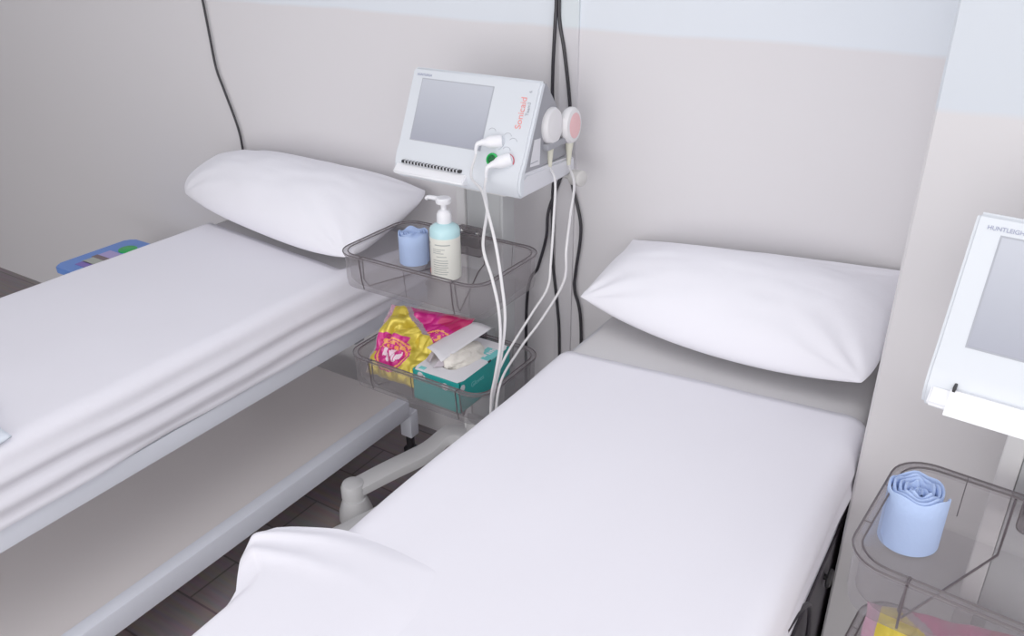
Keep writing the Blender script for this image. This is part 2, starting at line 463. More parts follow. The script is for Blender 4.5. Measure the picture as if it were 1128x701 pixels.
# ------------------------------------------------------------------ monitor cart
CX = -1.185
def make_cart():
    t = thing('monitor_cart', '', 'cart', (CX, 1.70, 0), 'wheeled monitor carts')
    # base: hub with arms
    b = B(); lathe(b, [(.09, .09), (.105, .10), (.105, .15), (.085, .19), (.07, .24), (.066, .30)], (CX-.02, 1.75, 0), 32); obj('base_hub', b, M['cart'], t)
    ends = [(-1.475, 1.43), (-1.46, 1.10), (-.93, 1.40), (-.90, 1.86), (-1.40, 1.87)]
    for i, (ex, ey) in enumerate(ends[:4]):
        h = Vector((CX-.04, 1.74, .215)); e = Vector((ex, ey, .125))
        if i == 0: pts = [h+Vector((-.03, -.01, 0)), Vector((-1.325, 1.705, .212)), Vector((-1.37, 1.65, .165)), Vector((-1.43, 1.54, .140)), e]
        elif i == 1: pts = [h, h.lerp(e, .35)+Vector((0, 0, -.07)), h.lerp(e, .7)+Vector((0, 0, -.06)), e+Vector((0, 0, -.035))]
        else: pts = [h, h.lerp(e, .35), h.lerp(e, .7), e]
        pts = catmull(pts, 6)
        b = B(); n = len(pts)
        rings = []
        for k, p in enumerate(pts):
            a = pts[max(0, k-1)]; c = pts[min(n-1, k+1)]; d = (c-a); d.z = 0; d.normalize(); s = Vector((-d.y, d.x, 0))
            w = .035-.002*k/n; hh = .024-.007*k/n
            ring = []
            for q in range(12):
                th = 2*PI*q/12
                cx_, sz_ = math.cos(th), math.sin(th)
                ex_ = math.copysign(abs(cx_)**.4, cx_); ez_ = math.copysign(abs(sz_)**.4, sz_)
                ring.append(b.verts.new(p+s*w*ex_+Vector((0, 0, hh*ez_))))
            rings.append(ring)
        for k in range(n-1):
            for q in range(12): b.faces.new((rings[k][q], rings[k][(q+1) % 12], rings[k+1][(q+1) % 12], rings[k+1][q]))
        b.faces.new(rings[0][::-1]); b.faces.new(rings[-1])
        arm = obj('base_arm', b, M['cart'], t)
        b = B(); lathe(b, [(.034, .100), (.036, .101), (.036, .136), (.031, .148), (.016, .153)], (ex, ey, 0), 28)
        # flared skirt of the caster
        lathe(b, [(.0335, .102), (.035, .099), (.041, .085), (.049, .06), (.051, .032), (.046, .026)], (ex+.008, ey-.006, 0), 28)
        cs = obj('caster_cover', b, M['cart'], arm)
        b = B(); lathe(b, [(.006, -.014), (.024, -.014), (.027, -.010), (.027, .010), (.024, .014), (.006, .014)], (ex+.012, ey-.006, .027), 24, axis=(1, .4, 0)); obj('wheel', b, M['black_rubber'], arm)
    # column: recessed grey face between two white rails
    b = B(); box(b, CX-.070, CX+.040, 1.735, 1.775, .25, 1.045, .006, 2); obj('column', b, M['cart_grey'], t)
    for xa, wa, ma in ((CX-.098, .028, 'cart'), (CX+.040, .010, 'cart_grey')):
        b = B(); box(b, xa, xa+wa, 1.728, 1.785, .24, 1.045, .003, 3); obj('column_rail', b, M[ma], t)
    b = B(); box(b, CX-.13, CX+.13, 1.62, 1.84, 1.040, 1.052, .004, 2); obj('mounting_plate', b, M['cart'], t)
    # clamp knob behind the machine
    b = B(); tube(b, [(CX+.13, 1.835, 1.046), (CX+.21, 1.835, 1.046)], .008, 12); lathe(b, [(.017, 0), (.02, .004), (.02, .032), (.015, .036)], (CX+.195, 1.832, 1.046), 24, axis=(1, -.25, .05)); obj('clamp_knob', b, M['rod'], t)
    # trays
    for zr in (.90, .615):
        x0, x1, y0, y1 = CX-.222, CX+.213, 1.385, 1.668
        z1 = zr; z0 = zr-.084
        tr = thing('tray', '', '', (0, 0, 0)); del tr['label']; del tr['category']; tr.parent = t
        tr.location = Vector((CX, 1.53, z0))-t.location
        b = B()
        def loop(ins, z, r):
            pts = rrect(x0+ins, x1-ins, y0+ins, y1-ins, r)
            o = []
            for (x, y) in pts:
                # the front bays: middle of the front is set in between the two ribs
                o.append(b.verts.new((x, y, z)))
            return o
        L = [loop(.014, z0, .042), loop(.007, z0+.004, .047), loop(.004, z0+.02, .050), loop(.003, z1, .052), loop(.0, z1+.001, .054), loop(.0, z1+.006, .054), loop(.011, z1+.006, .045), loop(.012, z1, .045), loop(.013, z0+.022, .045), loop(.026, z0+.005, .035)]
        n = len(L[0])
        for k in range(len(L)-1):
            for i in range(n):
                f = b.faces.new((L[k][i], L[k][(i+1) % n], L[k+1][(i+1) % n], L[k+1][i])); f.material_index = 1 if 3 <= k <= 6 else 0
        b.faces.new(L[0][::-1]); b.faces.new(L[-1])
        obj('tray_shell', b, [M['tray'], M['tray_rim']], tr, angle=50)
        # thin dark moulded edge lines of the rim
        for ins, rr in ((.0, .054), (.012, .044)):
            b = B(); tube(b, [(x, y, z1+.0065) for x, y in rrect(x0+ins, x1-ins, y0+ins, y1-ins, rr)], .0015, 6, closed=True)
            obj('rim_edge', b, M['edge'], tr)
        # ribs: two strong (with seam across the floor to the back bracket), one faint
        for sx_ in (-1, 1):
            xr = CX-.003+sx_*.137; xb = CX-.01+sx_*.052
            b = B(); tube(b, [(xr, y0-.0015, z1+.004), (xr+.0, y0+.004, z0+.03), (xr, y0+.010, z0+.006)], .0018, 6)
            tube(b, [(xr, y0-.002, z1+.007), (xr, y0+.013, z1+.007)], .002, 6)
            obj('rib', b, M['edge'], tr)
            b = B(); tube(b, [(xr, y0+.013, z1+.006), (xr+.004*sx_, y0+.016, z0+.03), (xr, y0+.03, z0+.0075), (xb, y1-.045, z0+.0075), (xb, y1-.016, z0+.02), (xb, y1-.013, z1+.004)], .0018, 6)
            obj('seam', b, M['edge'], tr)
        for xq, yq, s in ((CX-.003, y0, 1), (x0+.22*.43+.0, y1, -1), (x1-.22*.43, y1, -1)):
            b = B(); tube(b, [(xq, yq-.001*s, z1+.004), (xq, yq+.006*s, z0+.02)], .0009, 6); obj('rib', b, M['edge'], tr)
        for xs, s in ((x0, 1), (x1, -1)):
            for yq in (y0+.09, y0+.19):
                b = B(); tube(b, [(xs, yq, z1+.007), (xs+.012*s, yq, z1+.007)], .0008, 6); obj('rib', b, M['edge'], tr)
        # bracket
        b = B(); pts = rrect(CX-.052, CX+.028, z1-.055, z1+.022, .012, 5)
        for yy in (y1-.002, y1+.010):
            vs = [b.verts.new((x, yy, z)) for x, z in pts]
            if yy < y1: fr = vs; b.faces.new(vs)
            else: b.faces.new(vs[::-1])
        for i in range(len(fr)): b.faces.new((fr[i], fr[(i+1) % len(fr)], vs[(i+1) % len(fr)], vs[i]))
        br = obj('bracket', b, M['bracket'], tr)
        b = B(); tube(b, [(x, y1-.003, z) for x, z in pts], .0011, 6, closed=True); obj('bracket_edge', b, M['edge'], br)
        for xs in (CX-.036, CX+.012):
            b = B(); lathe(b, [(.0055, 0), (.005, .003), (.002, .004)], (xs, y1-.002, z1+.008), 16, axis=(0, -1, 0)); obj('screw', b, M['screw'], br)
        b = B(); box(b, CX-.05, CX+.013, y1+.010, 1.737, z1-.04, z1-.005, .003); obj('arm', b, M['cart_grey'], br)
    return t
cart1 = make_cart()
OFF = Vector((1.305, -.445, 0))
cart2 = copy_tree(cart1, OFF+Vector((.031, -.014, 0))); cart2.rotation_euler.z = -.085
cart1['label'] = 'pale grey cart with two smoky trays standing between the two couches'
cart2['label'] = 'cart with smoky trays standing in front of the pilaster at the right'

# ------------------------------------------------------------------ monitors
def make_monitor():
    X0, X1 = -1.36, -.991; Y0 = 1.585; Z0 = 1.053
    t = thing('fetal_monitor', '', 'medical monitor', ((X0+X1)/2, 1.70, Z0))
    def extr(name, prof, xa, xb, m, bev=.004, par=t, seg=3):
        b = B()
        A = [b.verts.new((xa, y, z)) for y, z in prof]; D = [b.verts.new((xb, y, z)) for y, z in prof]
        b.faces.new(A); b.faces.new(D[::-1]); n = len(prof)
        for i in range(n): b.faces.new((A[i], D[i], D[(i+1) % n], A[(i+1) % n]))
        bmesh.ops.recalc_face_normals(b, faces=b.faces)
        if bev: bmesh.ops.bevel(b, geom=[e for e in b.edges if e.calc_face_angle(0) > .5], offset=bev, segments=seg, affect='EDGES')
        return obj(name, b, m, par)
    # white base tub
    extr('base', [(1.590, Z0), (1.588, Z0+.045), (1.62, Z0+.055), (1.848, Z0+.045), (1.848, Z0)], X0+.006, X1-.002, M['mach_base'], .006)
    # grey wedge body
    extr('body', [(1.606, Z0+.045), (1.692, Z0+.246), (1.720, Z0+.246), (1.80, Z0+.15), (1.835, Z0+.05)], X0+.012, X1-.010, M['mach_grey'], .006)
    # face shell (bezel + chin) as an extruded bent slab
    outer = [(1.587, Z0+.002), (1.578, Z0+.022), (1.579, Z0+.042), (1.587, Z0+.064), (1.600, Z0+.085), (1.675, Z0+.247), (1.683, Z0+.254), (1.697, Z0+.252)]
    inner = [(1.694, Z0+.240), (1.618, Z0+.078), (1.606, Z0+.055), (1.602, Z0+.002)]
    extr('bezel', outer+inner, X0, X1, M['mach_white'], .005)
    # frame on the sloping face
    p0 = Vector((0, 1.600, Z0+.085)); p1 = Vector((0, 1.675, Z0+.247)); up = (p1-p0).normalized(); xax = Vector((1, 0, 0)); nr = xax.cross(up)   # outwards (towards -y)
    W = X1-X0; H = (p1-p0).length
    def face(x, h, d=0.0): return Vector((X0+x, 0, 0))+p0+up*h+nr*d
    FM = Matrix((xax, up, nr)).transposed().to_4x4()
    def fmat(x, h, d, rot=0): return Matrix.Translation(face(x, h, d)) @ FM @ Matrix.Rotation(rot, 4, 'Z')
    def facebox(name, x0, x1, h0, h1, d0, d1, m, bev=.0, par=t):
        b = B(); mx = Matrix.Translation(face(0, 0, 0)) @ FM; box(b, x0, x1, h0, h1, d0, d1, bev, 2, mx=mx); return obj(name, b, m, par)
    sc_ = facebox('screen_frame', .034, .246, .010, .163, -.004, .0006, M['grey_text'], .0)
    # screen itself
    b = B(); mx = Matrix.Translation(face(0, 0, 0)) @ FM; box(b, .0365, .2435, .0125, .1605, -.003, .0012, 0, 2, mx=mx); obj('screen', b, M['screen'], sc_)
    # paper slot and drawer lid on the chin
    b = B(); box(b, X0+.030, X0+.208, 1.572, 1.60, Z0+.043, Z0+.049); obj('paper_slot', b, M['slot'], t)
    b = B()
    for k in range(17): box(b, X0+.040+k*.0098, X0+.0425+k*.0098, 1.5712, 1.59, Z0+.042, Z0+.050)
    obj('slot_teeth', b, M['mach_base'], t)
    extr('drawer_lid', [(1.583, Z0+.010), (1.562, Z0+.016), (1.559, Z0+.022), (1.564, Z0+.028), (1.579, Z0+.041), (1.60, Z0+.03)], X0+.010, X0+.222, M['lid'], .003)
    # connectors
    def plug(x, h, dirv, ring):
        c = face(x, h, 0)
        b = B(); lathe(b, [(.017, 0), (.017, .004), (.014, .005)], c, 28, axis=nr); s = obj('socket', b, ring, t)
        ax = (nr*1.0+dirv).normalized()
        b = B(); c0 = c+nr*.010-ax*.004
        lathe(b, [(.0135, -.010), (.0150, -.006), (.0150, .016), (.0125, .024), (.0090, .030), (.0075, .038)], c0, 28, axis=ax)
        e = c0+ax*.037
        bend = [e, e+ax*.010+Vector((0, 0, -.003)), e+ax*.014+Vector((0, 0, -.014)), e+ax*.014+Vector((0, 0, -.026))]
        tube(b, catmull(bend, 5), [.0070-.0040*i/15 for i in range(16)], 12)
        obj('plug', b, M['pump'], s)
        return bend[-1]
    e1 = plug(.289, .037, Vector((-1.5, 0, -.55)), M['mach_white'])
    e2 = plug(.325, -.0025, Vector((-1.4, 0, -.95)), M['mach_white'])
    b = B(); tube(b, [face(.327+.0165*math.cos(a), -.0025+.0165*math.sin(a), .003) for a in [PI*(-.1+.85*k/12) for k in range(13)]], .0013, 6); obj('ring_mark', b, M['red_ring'], t)
    b = B(); lathe(b, [(.015, 0), (.015, .004), (.011, .005), (.011, .002)], face(.284, -.004, .001), 28, axis=nr); g = obj('socket', b, M['green'], t)
    b = B(); lathe(b, [(.0105, 0), (.0105, .0028), (.006, .003)], face(.284, -.004, .001), 24, axis=nr)
    for k in range(5):
        a = PI/2+2*PI*k/5; lathe(b, [(.0015, 0), (.0015, .006)], face(.284+.006*math.cos(a), -.004+.006*math.sin(a), .001), 8, axis=nr)
    obj('socket_core', b, M['dark_green'], g)
    # printed arcs above sockets
    for (x, h) in ((.311, .054), (.328, .044), (.266, .060), (.316, .022)):
        b = B(); tube(b, [face(x+.010*math.cos(a), h+.008*math.sin(a), .0004) for a in [PI*(.05+.85*k/10) for k in range(11)]], .0006, 5); obj('printed_arc', b, M['grey_text'], t)
    text('brand_text', 'HUNTLEIGH', .0080, M['blue_text'], t, fmat(.016, .1705, .0006), align='LEFT')
    text('product_text', 'Sonicaid', .0225, M['red_text'], t, fmat(.333, .111, .0008, PI/2))
    text('product_text', 'Team3', .0115, M['grey_text'], t, fmat(.349, .122, .0008, PI/2))
    text('product_text', 'ax', .008, M['grey_text'], t, fmat(.346, .162, .0008, 0.4))
    # side sticker
    xs = X1-.0096
    b = B(); vs = [(xs, 1.640, Z0+.064), (xs, 1.684, Z0+.060), (xs, 1.688, Z0+.122), (xs, 1.660, Z0+.124)]
    A = [b.verts.new(v) for v in vs]; D = [b.verts.new((v[0]+.0012, v[1], v[2])) for v in vs]
    b.faces.new(A); b.faces.new(D[::-1])
    for i in range(4): b.faces.new((A[i], D[i], D[(i+1) % 4], A[(i+1) % 4]))
    st = obj('side_sticker', b, M['label_white'], t, smooth=False)
    b = B(); box(b, xs+.0012, xs+.0016, 1.642, 1.676, Z0+.070, Z0+.0725); obj('sticker_line', b, M['grey_text'], st)
    # holder rail for the probes
    b = B(); box(b, X1-.012, X1+.006, 1.70, 1.80, Z0+.09, Z0+.105, .002); obj('probe_rail', b, M['mach_grey'], t)
    return t, e1, e2
mon1, e1, e2 = make_monitor()
mon1['label'] = 'white monitor with tilted grey screen on top of the cart between the couches'
mon2 = copy_tree(mon1, OFF+Vector((-.007, 0, -.006)))
mon2['label'] = 'white monitor at the right edge, its paper drawer lid showing bright white'
for ch in list(mon2.children):
    if ch.name.startswith('slot_teeth') or ch.name.startswith('paper_slot'):
        bpy.data.objects.remove(ch)
# printout paper lid on the second machine
b = B()
ZZ = 1.047
A = [(X, Y+OFF.y, Z) for X, Y, Z in ((-1.333+OFF.x, 1.553, ZZ+.014), (-1.13+OFF.x, 1.553, ZZ+.014), (-1.13+OFF.x, 1.572, ZZ+.044), (-1.333+OFF.x, 1.572, ZZ+.044))]
v1 = [b.verts.new(v) for v in A]; v2 = [b.verts.new((v[0], v[1]+.012, v[2]-.004)) for v in A]
b.faces.new(v1); b.faces.new(v2[::-1])
for i in range(4): b.faces.new((v1[i], v2[i], v2[(i+1) % 4], v1[(i+1) % 4]))
obj('lid_face', b, M['lid'], mon2, smooth=False)
b = B(); box(b, -1.331+OFF.x, -1.327+OFF.x, 1.570+OFF.y, 1.585+OFF.y, ZZ+.042, ZZ+.050, .001); obj('lid_latch', b, M['slot'], mon2)

mon2.rotation_euler.z = -.085; mon2.location += Vector((.010, -.016, 0))

# ------------------------------------------------------------------ probes hung on the side
def probe(cy, cz, x, face_m, label):
    t = thing('transducer_probe', label, 'probe', (x, cy, cz), 'round probes hung on the left monitor')
    ax = Vector((1, .06, .04)).normalized()
    b = B(); lathe(b, [(.030, 0), (.040, .003), (.044, .010), (.044, .018), (.040, .024), (.030, .026), (.0, .0262)][:-1], (x, cy, cz), 40, axis=ax); obj('disc', b, M['disc'], t)
    b = B(); lathe(b, [(.031, .0262), (.030, .0268), (.020, .0270)], (x, cy, cz), 36, axis=ax); obj('disc_face', b, face_m, t)
    b = B(); tube(b, [(x+.012, cy, cz-.036), (x+.014, cy-.004, cz-.062), (x+.015, cy-.006, cz-.098)], [.011, .0075, .0045], 12); obj('strain_relief', b, M['cream_cord'], t)
    return Vector((x+.015, cy-.006, cz-.098))
q1 = probe(1.735, 1.194, -1.012, M['disc'], 'plain white round probe hung on the monitor side, nearer the screen')
q2 = probe(1.815, 1.180, -1.004, M['pink_face'], 'round white probe with pink face beside the plain one')

def mcord(pts):
    b = B(); tube(b, catmull(pts, 8), .0032, 8); obj('cord', b, M['white_cord'], mon1)
def cord(name, pts, r, m, label, cat='cable', group=None):
    b = B(); tube(b, catmull(pts, 8), r, 8)
    o = obj(name, b, m); tag(o, label, cat, group); return o
mcord([e1, (-1.09, 1.53, 1.11), (-1.02, 1.47, 1.105), (-.958, 1.40, 1.09), (-.915, 1.365, 1.035), (-.895, 1.355, .96), (-.885, 1.352, .87), (-.900, 1.352, .755), (-.922, 1.352, .65), (-.935, 1.36, .50), (-.93, 1.40, .30)])
mcord([e2, (-1.06, 1.54, 1.08), (-1.00, 1.46, 1.065), (-.95, 1.37, 1.02), (-.912, 1.345, .965), (-.893, 1.340, .90), (-.890, 1.340, .82), (-.905, 1.340, .73), (-.918, 1.342, .66), (-.925, 1.35, .50), (-.92, 1.40, .30)])
cord('probe_cord', [q1, (-.965, 1.70, 1.07), (-.945, 1.66, .99), (-.928, 1.62, .90), (-.925, 1.60, .84), (-.955, 1.57, .77), (-.96, 1.46, .70), (-.945, 1.39, .65), (-.94, 1.37, .5), (-.93, 1.41, .30)], .003, M['white_cord'], 'white cord from the plain probe, inner line of the two')
cord('probe_cord', [q2, (-.935, 1.74, 1.06), (-.900, 1.66, 1.01), (-.876, 1.60, .95), (-.880, 1.60, .87), (-.925, 1.58, .77), (-.955, 1.52, .70), (-.935, 1.40, .66), (-.93, 1.38, .5), (-.91, 1.41, .30)], .003, M['white_cord'], 'white cord from the pink-faced probe, bowing farthest right')

yc = 1.938
# wall cables: pixel-free world coordinates on the wall plane
WALLPTS = {}
cord('power_cable', [(-1.108, yc, 2.6), (-1.106, yc, 1.60), (-1.106, yc, 1.453), (-1.106, yc-.004, 1.399), (-1.113, yc, 1.276), (-1.109, yc, 1.188), (-1.075, yc, 1.10), (-1.080, yc, 1.016), (-1.112, yc-.012, .908), (-1.119, yc-.012, .826), (-1.148, yc-.006, .728), (-1.19, yc, .60), (-1.19, yc, .03)], .0048, M['black_cable'], 'black wall cable that swings left behind the upper tray')
cord('power_cable', [(-1.100, yc, 2.6), (-1.098, yc, 1.60), (-1.098, yc, 1.453), (-1.096, yc+.002, 1.399), (-1.079, yc, 1.324), (-1.060, yc, 1.194), (-1.057, yc, 1.082), (-1.049, yc, .996), (-1.017, yc, .873), (-1.029, yc, .735), (-1.030, yc, .678), (-1.005, yc, .548), (-1.00, yc, .03)], .0048, M['black_cable'], 'black wall cable hanging rightmost, beside the right pillow')
cord('power_cable', [(-1.072, yc-.006, 1.10), (-1.10, yc-.006, 1.00), (-1.108, yc, .93), (-1.106, yc, .84), (-1.103, yc, .746), (-1.085, yc, .607), (-1.076, yc, .474), (-1.07, yc, .03)], .0045, M['black_cable'], 'black wall cable running down between the other two below the monitor')
cord('power_cable', [(-2.47, yc, 2.6), (-2.455, yc, 1.55), (-2.442, yc, 1.386), (-2.435, yc, 1.27), (-2.428, yc, 1.17), (-2.405, yc, 1.10), (-2.363, yc, .977), (-2.354, yc, .889), (-2.35, yc, .70), (-2.35, yc, .03)], .0042, M['black_cable'], 'lone black cable hanging down the wall behind the left pillow')
cord('couch_cable', [(-.160, 1.03, .66), (-.156, 1.09, .650), (-.154, 1.17, .60), (-.154, 1.215, .53), (-.154, 1.24, .45), (-.155, 1.25, .33), (-.157, 1.25, .06)], .0045, M['black_cable'], 'short black cable looping from the side of the right couch')

# ------------------------------------------------------------------ towel rolls
def roll(c, R0, h, turns, label, seed, wob):
    b = B(); n = int(turns*36); th = .0036
    def rad(i): return .006+(R0-.006)*(i/n)
    P = []
    for i in range(n+1):
        a = 2*PI*i/36; r = rad(i)*(1+wob*nz(a*.7, seed, 0))
        P.append((a, r))
    def pt(a, r, z): return Vector((c[0]+r*math.cos(a), c[1]+r*math.sin(a), c[2]+z))
    prev = None
    for i, (a, r) in enumerate(P):
        top = h*(1+.05*nz(a*1.7, seed, 2)+.03*math.sin(a*5+seed))-(.0 if i > n*.25 else .008)
        zs = [0, h*.33, h*.66, top-.002, top]
        col = [pt(a, r+th/2, z) for z in zs[:-1]]+[pt(a, r, zs[-1])]+[pt(a, r-th/2, z) for z in reversed(zs[:-1])]
        vs = [b.verts.new(p) for p in col]
        if prev:
            for k in range(len(vs)-1): b.faces.new((prev[k], vs[k], vs[k+1], prev[k+1]))
        prev = vs
    o = obj('towel_roll', b, M['blue_cloth'], angle=70, origin=c)
    return tag(o, label, 'towel roll')
ZT = .8245
roll((-1.330, 1.600, ZT), .041, .080, 6, 'small pale blue paper roll behind the pump bottle in the left cart tray', 2, .12)
roll((-.036, 1.138, ZT), .042, .093, 5, 'large pale blue roll in the corner of the right cart tray', 5, .10)

# ------------------------------------------------------------------ pump bottle
bc = Vector((-1.196, 1.560, ZT))
t = thing('pump_bottle', 'cream labelled pump bottle with aqua shoulders and white pump in the tray', 'bottle', bc)
b = B(); lathe(b, [(.034, 0), (.0375, .003), (.038, .01), (.038, .108), (.038, .112)], bc, 48); obj('label_wrap', b, M['bottle_label'], t)
b = B(); lathe(b, [(.0378, .108), (.0378, .126), (.035, .134), (.026, .140), (.016, .143), (.016, .147)], bc, 48); obj('bottle_shoulder', b, M['gel'], t)
b = B(); lathe(b, [(.018, .145), (.0185, .148), (.018, .166), (.014, .174), (.007, .178), (.0065, .196)], bc, 32); obj('collar', b, M['pump'], t)
b = B(); lathe(b, [(.012, .192), (.018, .194), (.019, .198), (.019, .205), (.016, .208)], bc, 32)
tube(b, catmull([bc+Vector((-.004, 0, .201)), bc+Vector((-.025, 0, .202)), bc+Vector((-.045, 0, .201)), bc+Vector((-.053, 0, .196))], 4), [.0065-.002*i/12 for i in range(13)], 12)
obj('pump_head', b, M['pump'], t)
# label print: bands curved around the front
def arcband(a0, a1, z0, z1, m, nm='label_print'):
    b = B(); r = .0384
    def g(u, v):
        a = a0+(a1-a0)*u; return bc+Vector((r*math.cos(a), r*math.sin(a), z0+(z1-z0)*v))
    grid(b, 14, 1, g); obj(nm, b, m, t)
D = math.radians
arcband(D(-165), D(-125), .096, .099, M['ink_blue'])
arcband(D(-95), D(-35), .096, .0985, M['ink'])
for k, (a, c_, z) in enumerate(((-105, -55, .085), (-105, -70, .080), (-105, -60, .075), (-90, -50, .066), (-105, -45, .056), (-105, -45, .050), (-105, -48, .044), (-105, -45, .038), (-105, -52, .032), (-105, -45, .026), (-105, -50, .020))):
    arcband(D(a), D(c_), z, z+.0016, M['ink'])
b = B(); tube(b, [bc+Vector((.0385*math.cos(a), .0385*math.sin(a), z)) for a, z in ((D(-155), .012), (D(-142), .012), (D(-142), .024), (D(-155), .024))], .0007, 5, closed=True); obj('label_symbol', b, M['red_text'], t)

# ------------------------------------------------------------------ foil bags
def bag(off, label, seed):
    off = Vector(off)
    # front sheet of pouch: u left->right, v bottom->top
    BL = Vector((-1.385, 1.435, .548)); BR = Vector((-1.215, 1.430, .556)); TR = Vector((-1.165, 1.635, .682)); TL = Vector((-1.400, 1.575, .688))
    nrm = ((BR-BL).cross(TL-BL)).normalized()
    if nrm.y > 0: nrm = -nrm
    t = thing('foil_bag', label, 'bag', (BL+BR)/2+off)
    def crump(u, v, s):
        e = (4*u*(1-u))**.45*(4*v*(1-v))**.45
        r1 = abs(nz(u*3.1+s, v*3.3, seed)); r2 = abs(nz(u*6.5, v*6+s, seed+2))
        r3 = abs(nz(u*12+s, v*11, seed+5))
        return e*(.026+.050*r1+.024*r2+.003*r3)
    def pos(u, v, sg):
        # wavy outline
        uu = u+.02*nz(v*6, seed, 1)*(1 if u in (0, 1) else .5); vv = v+.02*nz(u*7, seed, 3)
        p = (BL*(1-uu)+BR*uu)*(1-vv)+(TL*(1-uu)+TR*uu)*vv
        # the right side sags behind the glove box
        d = crump(u, v, 0 if sg > 0 else 4)*(1 if sg > 0 else -.5)
        q = p+nrm*d
        q.z = max(q.z, .539); q.y = min(max(q.y, 1.410), 1.647); q.x = max(q.x, -1.385 if q.z < .62 else -1.43)
        if q.z < .64: q.x = min(q.x, -1.210)
        return q+off
    def paint(u, v):
        # 0 gold 1 magenta 2 crimson 3 orange 4 white 5 film
        if u < .09: return 5
        cx, cy = .42, .29; dx, dy = (u-cx)/.27, (v-cy)/.20; r = math.hypot(dx, dy)
        if r < 1.08 and v < .54:
            if abs(r-.95) < .045 or (abs(r-.78) < .03 and dy > 0): return 3
            # lettering squiggle
            if abs(dy+.05-.18*math.sin(dx*11)) < .24 and abs(dx) < .62: return 4 if (math.sin(dx*25) > -.55) else 1
            if .35 < dy < .8 and math.sin(dx*14)*math.sin(dy*16) > .1: return 3
            return 1
        if v < .13+.05*math.sin(u*9): return 0
        if .30 < v < .55 and u < .58: return 1
        if v < .16 and u > .80: return 1
        if v < .30: return 0
        # upper right magenta wedge
        edge = .98-.74*(u-.20)
        if v > edge+.06:
            if u > .72 and v > .82-.2*(u-.7): return 2
            if abs(math.hypot((u-.86)/.18, (v-.60)/.14)-.85) < .07: return 3
            if math.hypot((u-.86)/.18, (v-.60)/.14) < .7 and nz(u*26, v*26, 4) > .12: return 3
            return 1
        if edge < v <= edge+.06: return 5 if v > .62 else 0
        return 0
    mats = [M['gold'], M['magenta'], M['crimson'], M['orange'], M['print_white'], M['clear_film']]
    b = B(); grid(b, 90, 90, lambda u, v: pos(u, v, 1), paint); obj('front_foil', b, mats, t, angle=60)
    b = B(); grid(b, 30, 30, lambda u, v: pos(u, v, -1), lambda u, v: 1 if v > .5 else 0); obj('back_foil', b, mats, t, angle=60)
    return t
bag((0, 0, 0), 'crumpled gold and magenta foil bag in the lower tray between the couches', 3)
bag(OFF+Vector((.03, -.0, .0)), 'yellow and pink foil bag in the lower tray at the bottom right corner', 9)

# ------------------------------------------------------------------ glove box
gx0, gx1, gy0, gy1, gz0, gz1 = -1.205, -1.060, 1.415, 1.640, .5385, .624
t = thing('glove_box', 'teal and white box of gloves, torn open, in the lower left cart tray', 'glove box', ((gx0+gx1)/2, (gy0+gy1)/2, gz0))
b = B(); th = .0015
for a in ((gx0, gx1, gy0, gy0+th), (gx0, gx1, gy1-th, gy1), (gx0, gx0+th, gy0, gy1), (gx1-th, gx1, gy0, gy1)): box(b, *a, gz0, gz1)
box(b, gx0, gx1, gy0, gy1, gz0, gz0+th); obj('carton', b, M['teal'], t, smooth=False)
# top with ragged oval opening
b = B(); n = 48; cx, cy = (gx0+gx1)/2, (gy0+gy1)/2
out, inn = [], []
for i in range(n):
    a = 2*PI*i/n; ca, sa = math.cos(a), math.sin(a)
    k = min((gx1-gx0)/2/max(1e-6, abs(ca)), (gy1-gy0)/2/max(1e-6, abs(sa)))
    out.append(b.verts.new((cx+ca*k, cy+sa*k, gz1+.0005)))
    rr = .9+.1*nz(ca*2, sa*2, 3); inn.append(b.verts.new((cx+.046*ca*rr, cy+.080*sa*rr, gz1+.0015)))
for i in range(n): b.faces.new((out[i], out[(i+1) % n], inn[(i+1) % n], inn[i]))
obj('top_panel', b, M['card_white'], t, smooth=False)
# glove wad
b = B(); bmesh.ops.create_icosphere(b, subdivisions=5, radius=1)
for v in b.verts:
    d = v.co.copy(); k = 1+.22*nz(d.x*2, d.y*2, d.z*2+5)+.10*abs(nz(d.x*6, d.y*6, d.z*6))
    v.co = Vector((cx-.002+d.x*.045*k, cy+.008+d.y*.072*k, gz1-.006+d.z*.034*k))
obj('glove_wad', b, M['latex'], t)
# raised torn flap
b = B()
def flap(u, v):
    p = Vector((gx0-.012, gy0+.075, gz1+.022))*(1-u)*(1-v)+Vector((cx-.012, gy0+.040, gz1+.018))*u*(1-v)+Vector((cx+.03, gy1-.02, gz1+.052))*u*v+Vector((gx0+.025, gy1-.010, gz1+.045))*(1-u)*v
    return p+Vector((0, 0, .006*math.sin(u*PI)))
grid(b, 10, 10, flap); o = obj('torn_flap', b, M['card_white'], t); o.modifiers.new('t', 'SOLIDIFY').thickness = .0012
b = B()
vs = [(gx0+.004, gy0+.05, gz1+.002), (gx0+.035, gy0+.03, gz1+.014), (gx0+.005, gy0+.10, gz1+.026)]
b.faces.new([b.verts.new(v) for v in vs]); vs = [(gx0+.045, gy0+.025, gz1+.004), (gx0+.065, gy0+.045, gz1+.004), (gx0+.05, gy0+.06, gz1+.022)]
b.faces.new([b.verts.new(v) for v in vs]); o = obj('torn_flap', b, M['card_grey'], t, smooth=False); o.modifiers.new('t', 'SOLIDIFY').thickness = .0012
